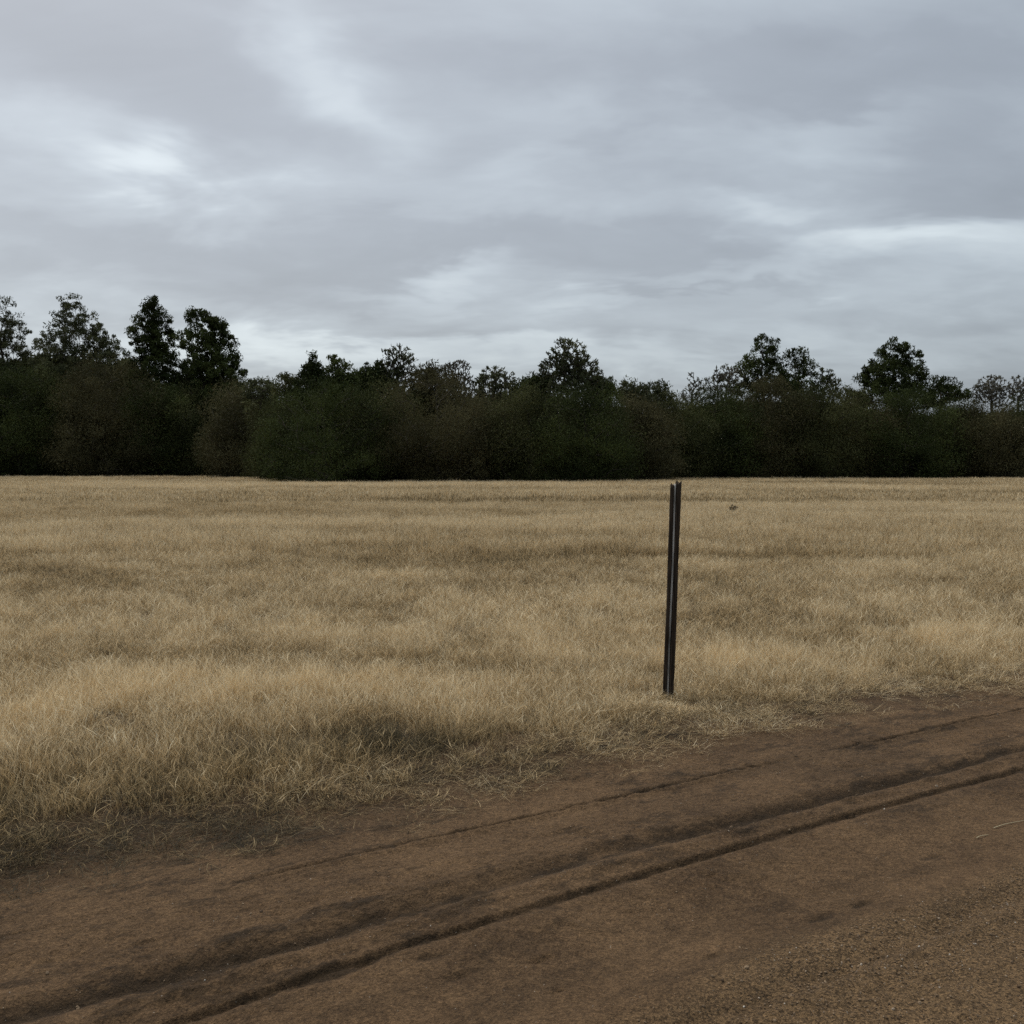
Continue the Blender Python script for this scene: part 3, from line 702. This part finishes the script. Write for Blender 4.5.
# ------------------------------------------------------------------ two dark weeds in the field
M_WEED = simple('dark_weed', (0.05, 0.04, 0.024), (0.11, 0.085, 0.05), 20)
for px, py, hgt, wid, lab in ((733, 517, 0.30, 0.10, 'small dark weed standing in the pale grass a little beyond the post'),):
    D = EYE * F / (py - HOR); rs = np.random.default_rng(px)
    b = np.array([wx(px, D), D, 0.0]); b[2] = float(field_z(b[0:1], b[1:2])[0])
    root = bpy.data.objects.new('weed', None); COL.objects.link(root); root.location = tuple(b); tag(root, lab, 'weed')
    stems = []; tips = []
    for k in range(9):
        a = rs.uniform(0, 6.28); q = rs.uniform(.1, 1) * wid
        e = np.array([math.cos(a) * q, math.sin(a) * q, hgt * rs.uniform(.7, 1)])
        stems.append(tube([e * u ** 1.2 * np.array([1, 1, 1]) + np.array([0, 0, 0.02 * math.sin(u * 3)]) for u in np.linspace(0, 1, 5)], np.linspace(.005, .002, 5), 4)); tips += [e * u for u in (.6, .75, .9, 1)]
    v, f = join(stems); link('stem', mesh_from('stem', v, f, M_WEED), root)
    tips = np.array(tips); c = tips[rs.integers(0, len(tips), 90)] + rs.normal(0, .035, (90, 3))
    V, Fc, al = leaves(c, 0.045, rs); link('foliage', mesh_from('foliage', V, Fc, M_WEED), root)

# ------------------------------------------------------------------ sky: overcast cloud layer over a physical sky
SUN_EL, SUN_AZ = R(58), R(-35)       # azimuth measured from +Y towards +X
world = bpy.data.worlds.new('World'); scene.world = world; world.use_nodes = True
wt = world.node_tree; wt.nodes.clear()
class W(NT):
    def __init__(s): s.t = wt
w_ = W()
out = wt.nodes.new('ShaderNodeOutputWorld')
sky = w_.n('ShaderNodeTexSky', sky_type='NISHITA', sun_disc=False, sun_elevation=SUN_EL, sun_rotation=SUN_AZ)
sky.air_density = 1.0; sky.dust_density = 4.0
bg1 = w_.n('ShaderNodeBackground', i_Strength=0.05)
hs = w_.n('ShaderNodeHueSaturation', i_Saturation=0.45); w_.l(sky.outputs[0], hs.inputs['Color']); w_.l(hs.outputs[0], bg1.inputs[0])
tc = w_.n('ShaderNodeTexCoord').outputs['Generated']
sep = w_.n('ShaderNodeSeparateXYZ'); w_.l(tc, sep.inputs[0])
X, Y, Zc = sep.outputs
el = w_.math('ARCSINE', Zc); az = w_.math('ARCTAN2', X, Y)
den = w_.math('ADD', w_.math('MAXIMUM', Zc, 0.0), 0.26)
cx = w_.math('DIVIDE', X, den); cy = w_.math('DIVIDE', Y, den)
pv = w_.n('ShaderNodeCombineXYZ'); w_.l(cx, pv.inputs[0]); w_.l(cy, pv.inputs[1])
def cloud_noise(scale, sx, sy, seed, detail=5, rough=0.55, rotz=0.0, dist=0.3):
    mp = w_.n('ShaderNodeMapping'); mp.inputs['Scale'].default_value = (sx, sy, 1); mp.inputs['Location'].default_value = (seed, seed * .7, seed * .3); mp.inputs['Rotation'].default_value = (0, 0, rotz)
    w_.l(pv.outputs[0], mp.inputs[0])
    n = w_.n('ShaderNodeTexNoise', i_Scale=scale, i_Detail=float(detail), i_Roughness=rough, i_Distortion=dist); w_.l(mp.outputs[0], n.inputs['Vector'])
    return w_.math('SUBTRACT', n.outputs[0], 0.5)
n_big = cloud_noise(0.8, 0.8, 1.0, 3.1, 3, .5, 0.25)
n_mid = cloud_noise(2.6, 0.62, 1.0, 8.4, 5, .55, 0.35, .5)
n_fine = cloud_noise(7.0, 0.5, 1.0, 5.2, 5, .6, 0.3, .5)
wa = w_.math('ADD', az, w_.math('MULTIPLY', cloud_noise(3.6, .7, 1, 21.0, 4), 0.26))
we = w_.math('ADD', el, w_.math('MULTIPLY', cloud_noise(4.2, .7, 1, 33.0, 4), 0.13))
BL = [  # photo survey: x, y, half width, half height, tilt deg, strength
 (335, 85, 75, 38, -38, .20), (180, 182, 60, 18, 0, .22), (512, 362, 800, 22, 0, .10), (60, 150, 110, 26, -8, .14), (460, 288, 90, 16, 6, .17), (590, 305, 60, 12, 5, .13),
 (900, 238, 130, 18, 3, .20), (775, 205, 60, 14, 4, .16), (800, 135, 90, 26, 0, .12), (1000, 265, 150, 34, 0, .15), (540, 180, 60, 20, 15, .08),
 (280, 345, 170, 22, 0, .15), (560, 350, 200, 18, 0, .06), (500, 110, 110, 18, -15, .05),
 (90, 50, 130, 40, -10, -.13), (310, 265, 240, 26, 3, -.13), (870, 80, 150, 30, -5, -.12), (690, 250, 110, 16, 3, -.09), (560, 240, 90, 14, 5, -.07), (170, 30, 120, 30, 0, -.04), (1010, 190, 100, 20, 0, -.12),
 (640, 90, 120, 26, 0, -.05), (700, 290, 110, 7, 0, -.08), (420, 330, 120, 8, 0, -.06), (880, 330, 160, 18, 0, -.03), (60, 240, 120, 12, 0, -.05), (620, 150, 90, 10, 10, -.06), (900, 150, 60, 20, 0, -.06)]
acc = None
for bx_, by_, hw, hh_, rotd, k in BL:
    a0 = math.atan((bx_ - 512) / F); e0 = math.atan((HOR - by_) / F * math.cos(a0)); sa_, se_ = hw / F, hh_ / F
    da = w_.math('SUBTRACT', wa, a0); de = w_.math('SUBTRACT', we, e0); c_, s_ = math.cos(R(rotd)), math.sin(R(rotd))
    p = w_.math('ADD', w_.math('MULTIPLY', da, c_ / sa_), w_.math('MULTIPLY', de, s_ / sa_))
    q = w_.math('ADD', w_.math('MULTIPLY', da, -s_ / se_), w_.math('MULTIPLY', de, c_ / se_))
    r2 = w_.math('ADD', w_.math('MULTIPLY', p, p), w_.math('MULTIPLY', q, q))
    g = w_.math('MULTIPLY', w_.math('EXPONENT', w_.math('MULTIPLY', r2, -0.8)), k * 1.75)
    acc = g if acc is None else w_.math('ADD', acc, g)
acc = w_.math('ADD', acc, w_.math('MULTIPLY', n_big, 0.22)); acc = w_.math('ADD', acc, w_.math('MULTIPLY', n_mid, 0.55)); acc = w_.math('ADD', acc, w_.math('MULTIPLY', n_fine, 0.20))
acc = w_.math('ADD', acc, 0.40, clamp=True)
rp = w_.n('ShaderNodeValToRGB'); w_.l(acc, rp.inputs[0]); e = rp.color_ramp.elements
SKYC = [(0.0, (0.122, 0.152, 0.184)), (0.35, (0.212, 0.254, 0.298)), (0.6, (0.360, 0.424, 0.474)), (1.0, (0.70, 0.79, 0.82))]
e[0].position = 0; e[0].color = (*SKYC[0][1], 1); e[1].position = 1; e[1].color = (*SKYC[3][1], 1)
for p, c in SKYC[1:3]: x = e.new(p); x.color = (*c, 1)
gain = w_.n('ShaderNodeMapRange'); gain.interpolation_type = 'SMOOTHSTEP'; w_.l(el, gain.inputs[0])
gain.inputs[1].default_value = R(30); gain.inputs[2].default_value = R(75); gain.inputs[3].default_value = 1.0; gain.inputs[4].default_value = 4.0
bg2 = w_.n('ShaderNodeBackground'); w_.l(rp.outputs[0], bg2.inputs[0]); w_.l(w_.math('MULTIPLY', gain.outputs[0], 0.78), bg2.inputs[1])
ad = w_.n('ShaderNodeAddShader'); w_.l(bg1.outputs[0], ad.inputs[0]); w_.l(bg2.outputs[0], ad.inputs[1]); w_.l(ad.outputs[0], out.inputs[0])

sd = bpy.data.lights.new('sun', 'SUN'); sd.energy = 1.9; sd.angle = R(16); sd.color = (1.0, 0.93, 0.82)
so = bpy.data.objects.new('sun', sd); COL.objects.link(so)
sdir = Vector((math.sin(SUN_AZ) * math.cos(SUN_EL), math.cos(SUN_AZ) * math.cos(SUN_EL), math.sin(SUN_EL)))
so.rotation_euler = (-sdir).to_track_quat('-Z', 'Y').to_euler(); so.location = (0, 0, 30)

# ------------------------------------------------------------------ camera
cd = bpy.data.cameras.new('camera'); cam = bpy.data.objects.new('camera', cd); COL.objects.link(cam); scene.camera = cam
cd.sensor_width = 36; cd.lens = 36 * F / 1024; cd.clip_end = 6000; cd.clip_start = 0.05
cam.location = (0, 0, EYE); cam.rotation_euler = (R(90) - math.atan((512 - HOR) / F), 0, 0)
scene.view_settings.view_transform = 'Standard'; scene.view_settings.look = 'None'; scene.view_settings.exposure = 0; scene.view_settings.gamma = 1
scene.cycles.max_bounces = 6; scene.cycles.diffuse_bounces = 3; scene.cycles.use_denoising = False
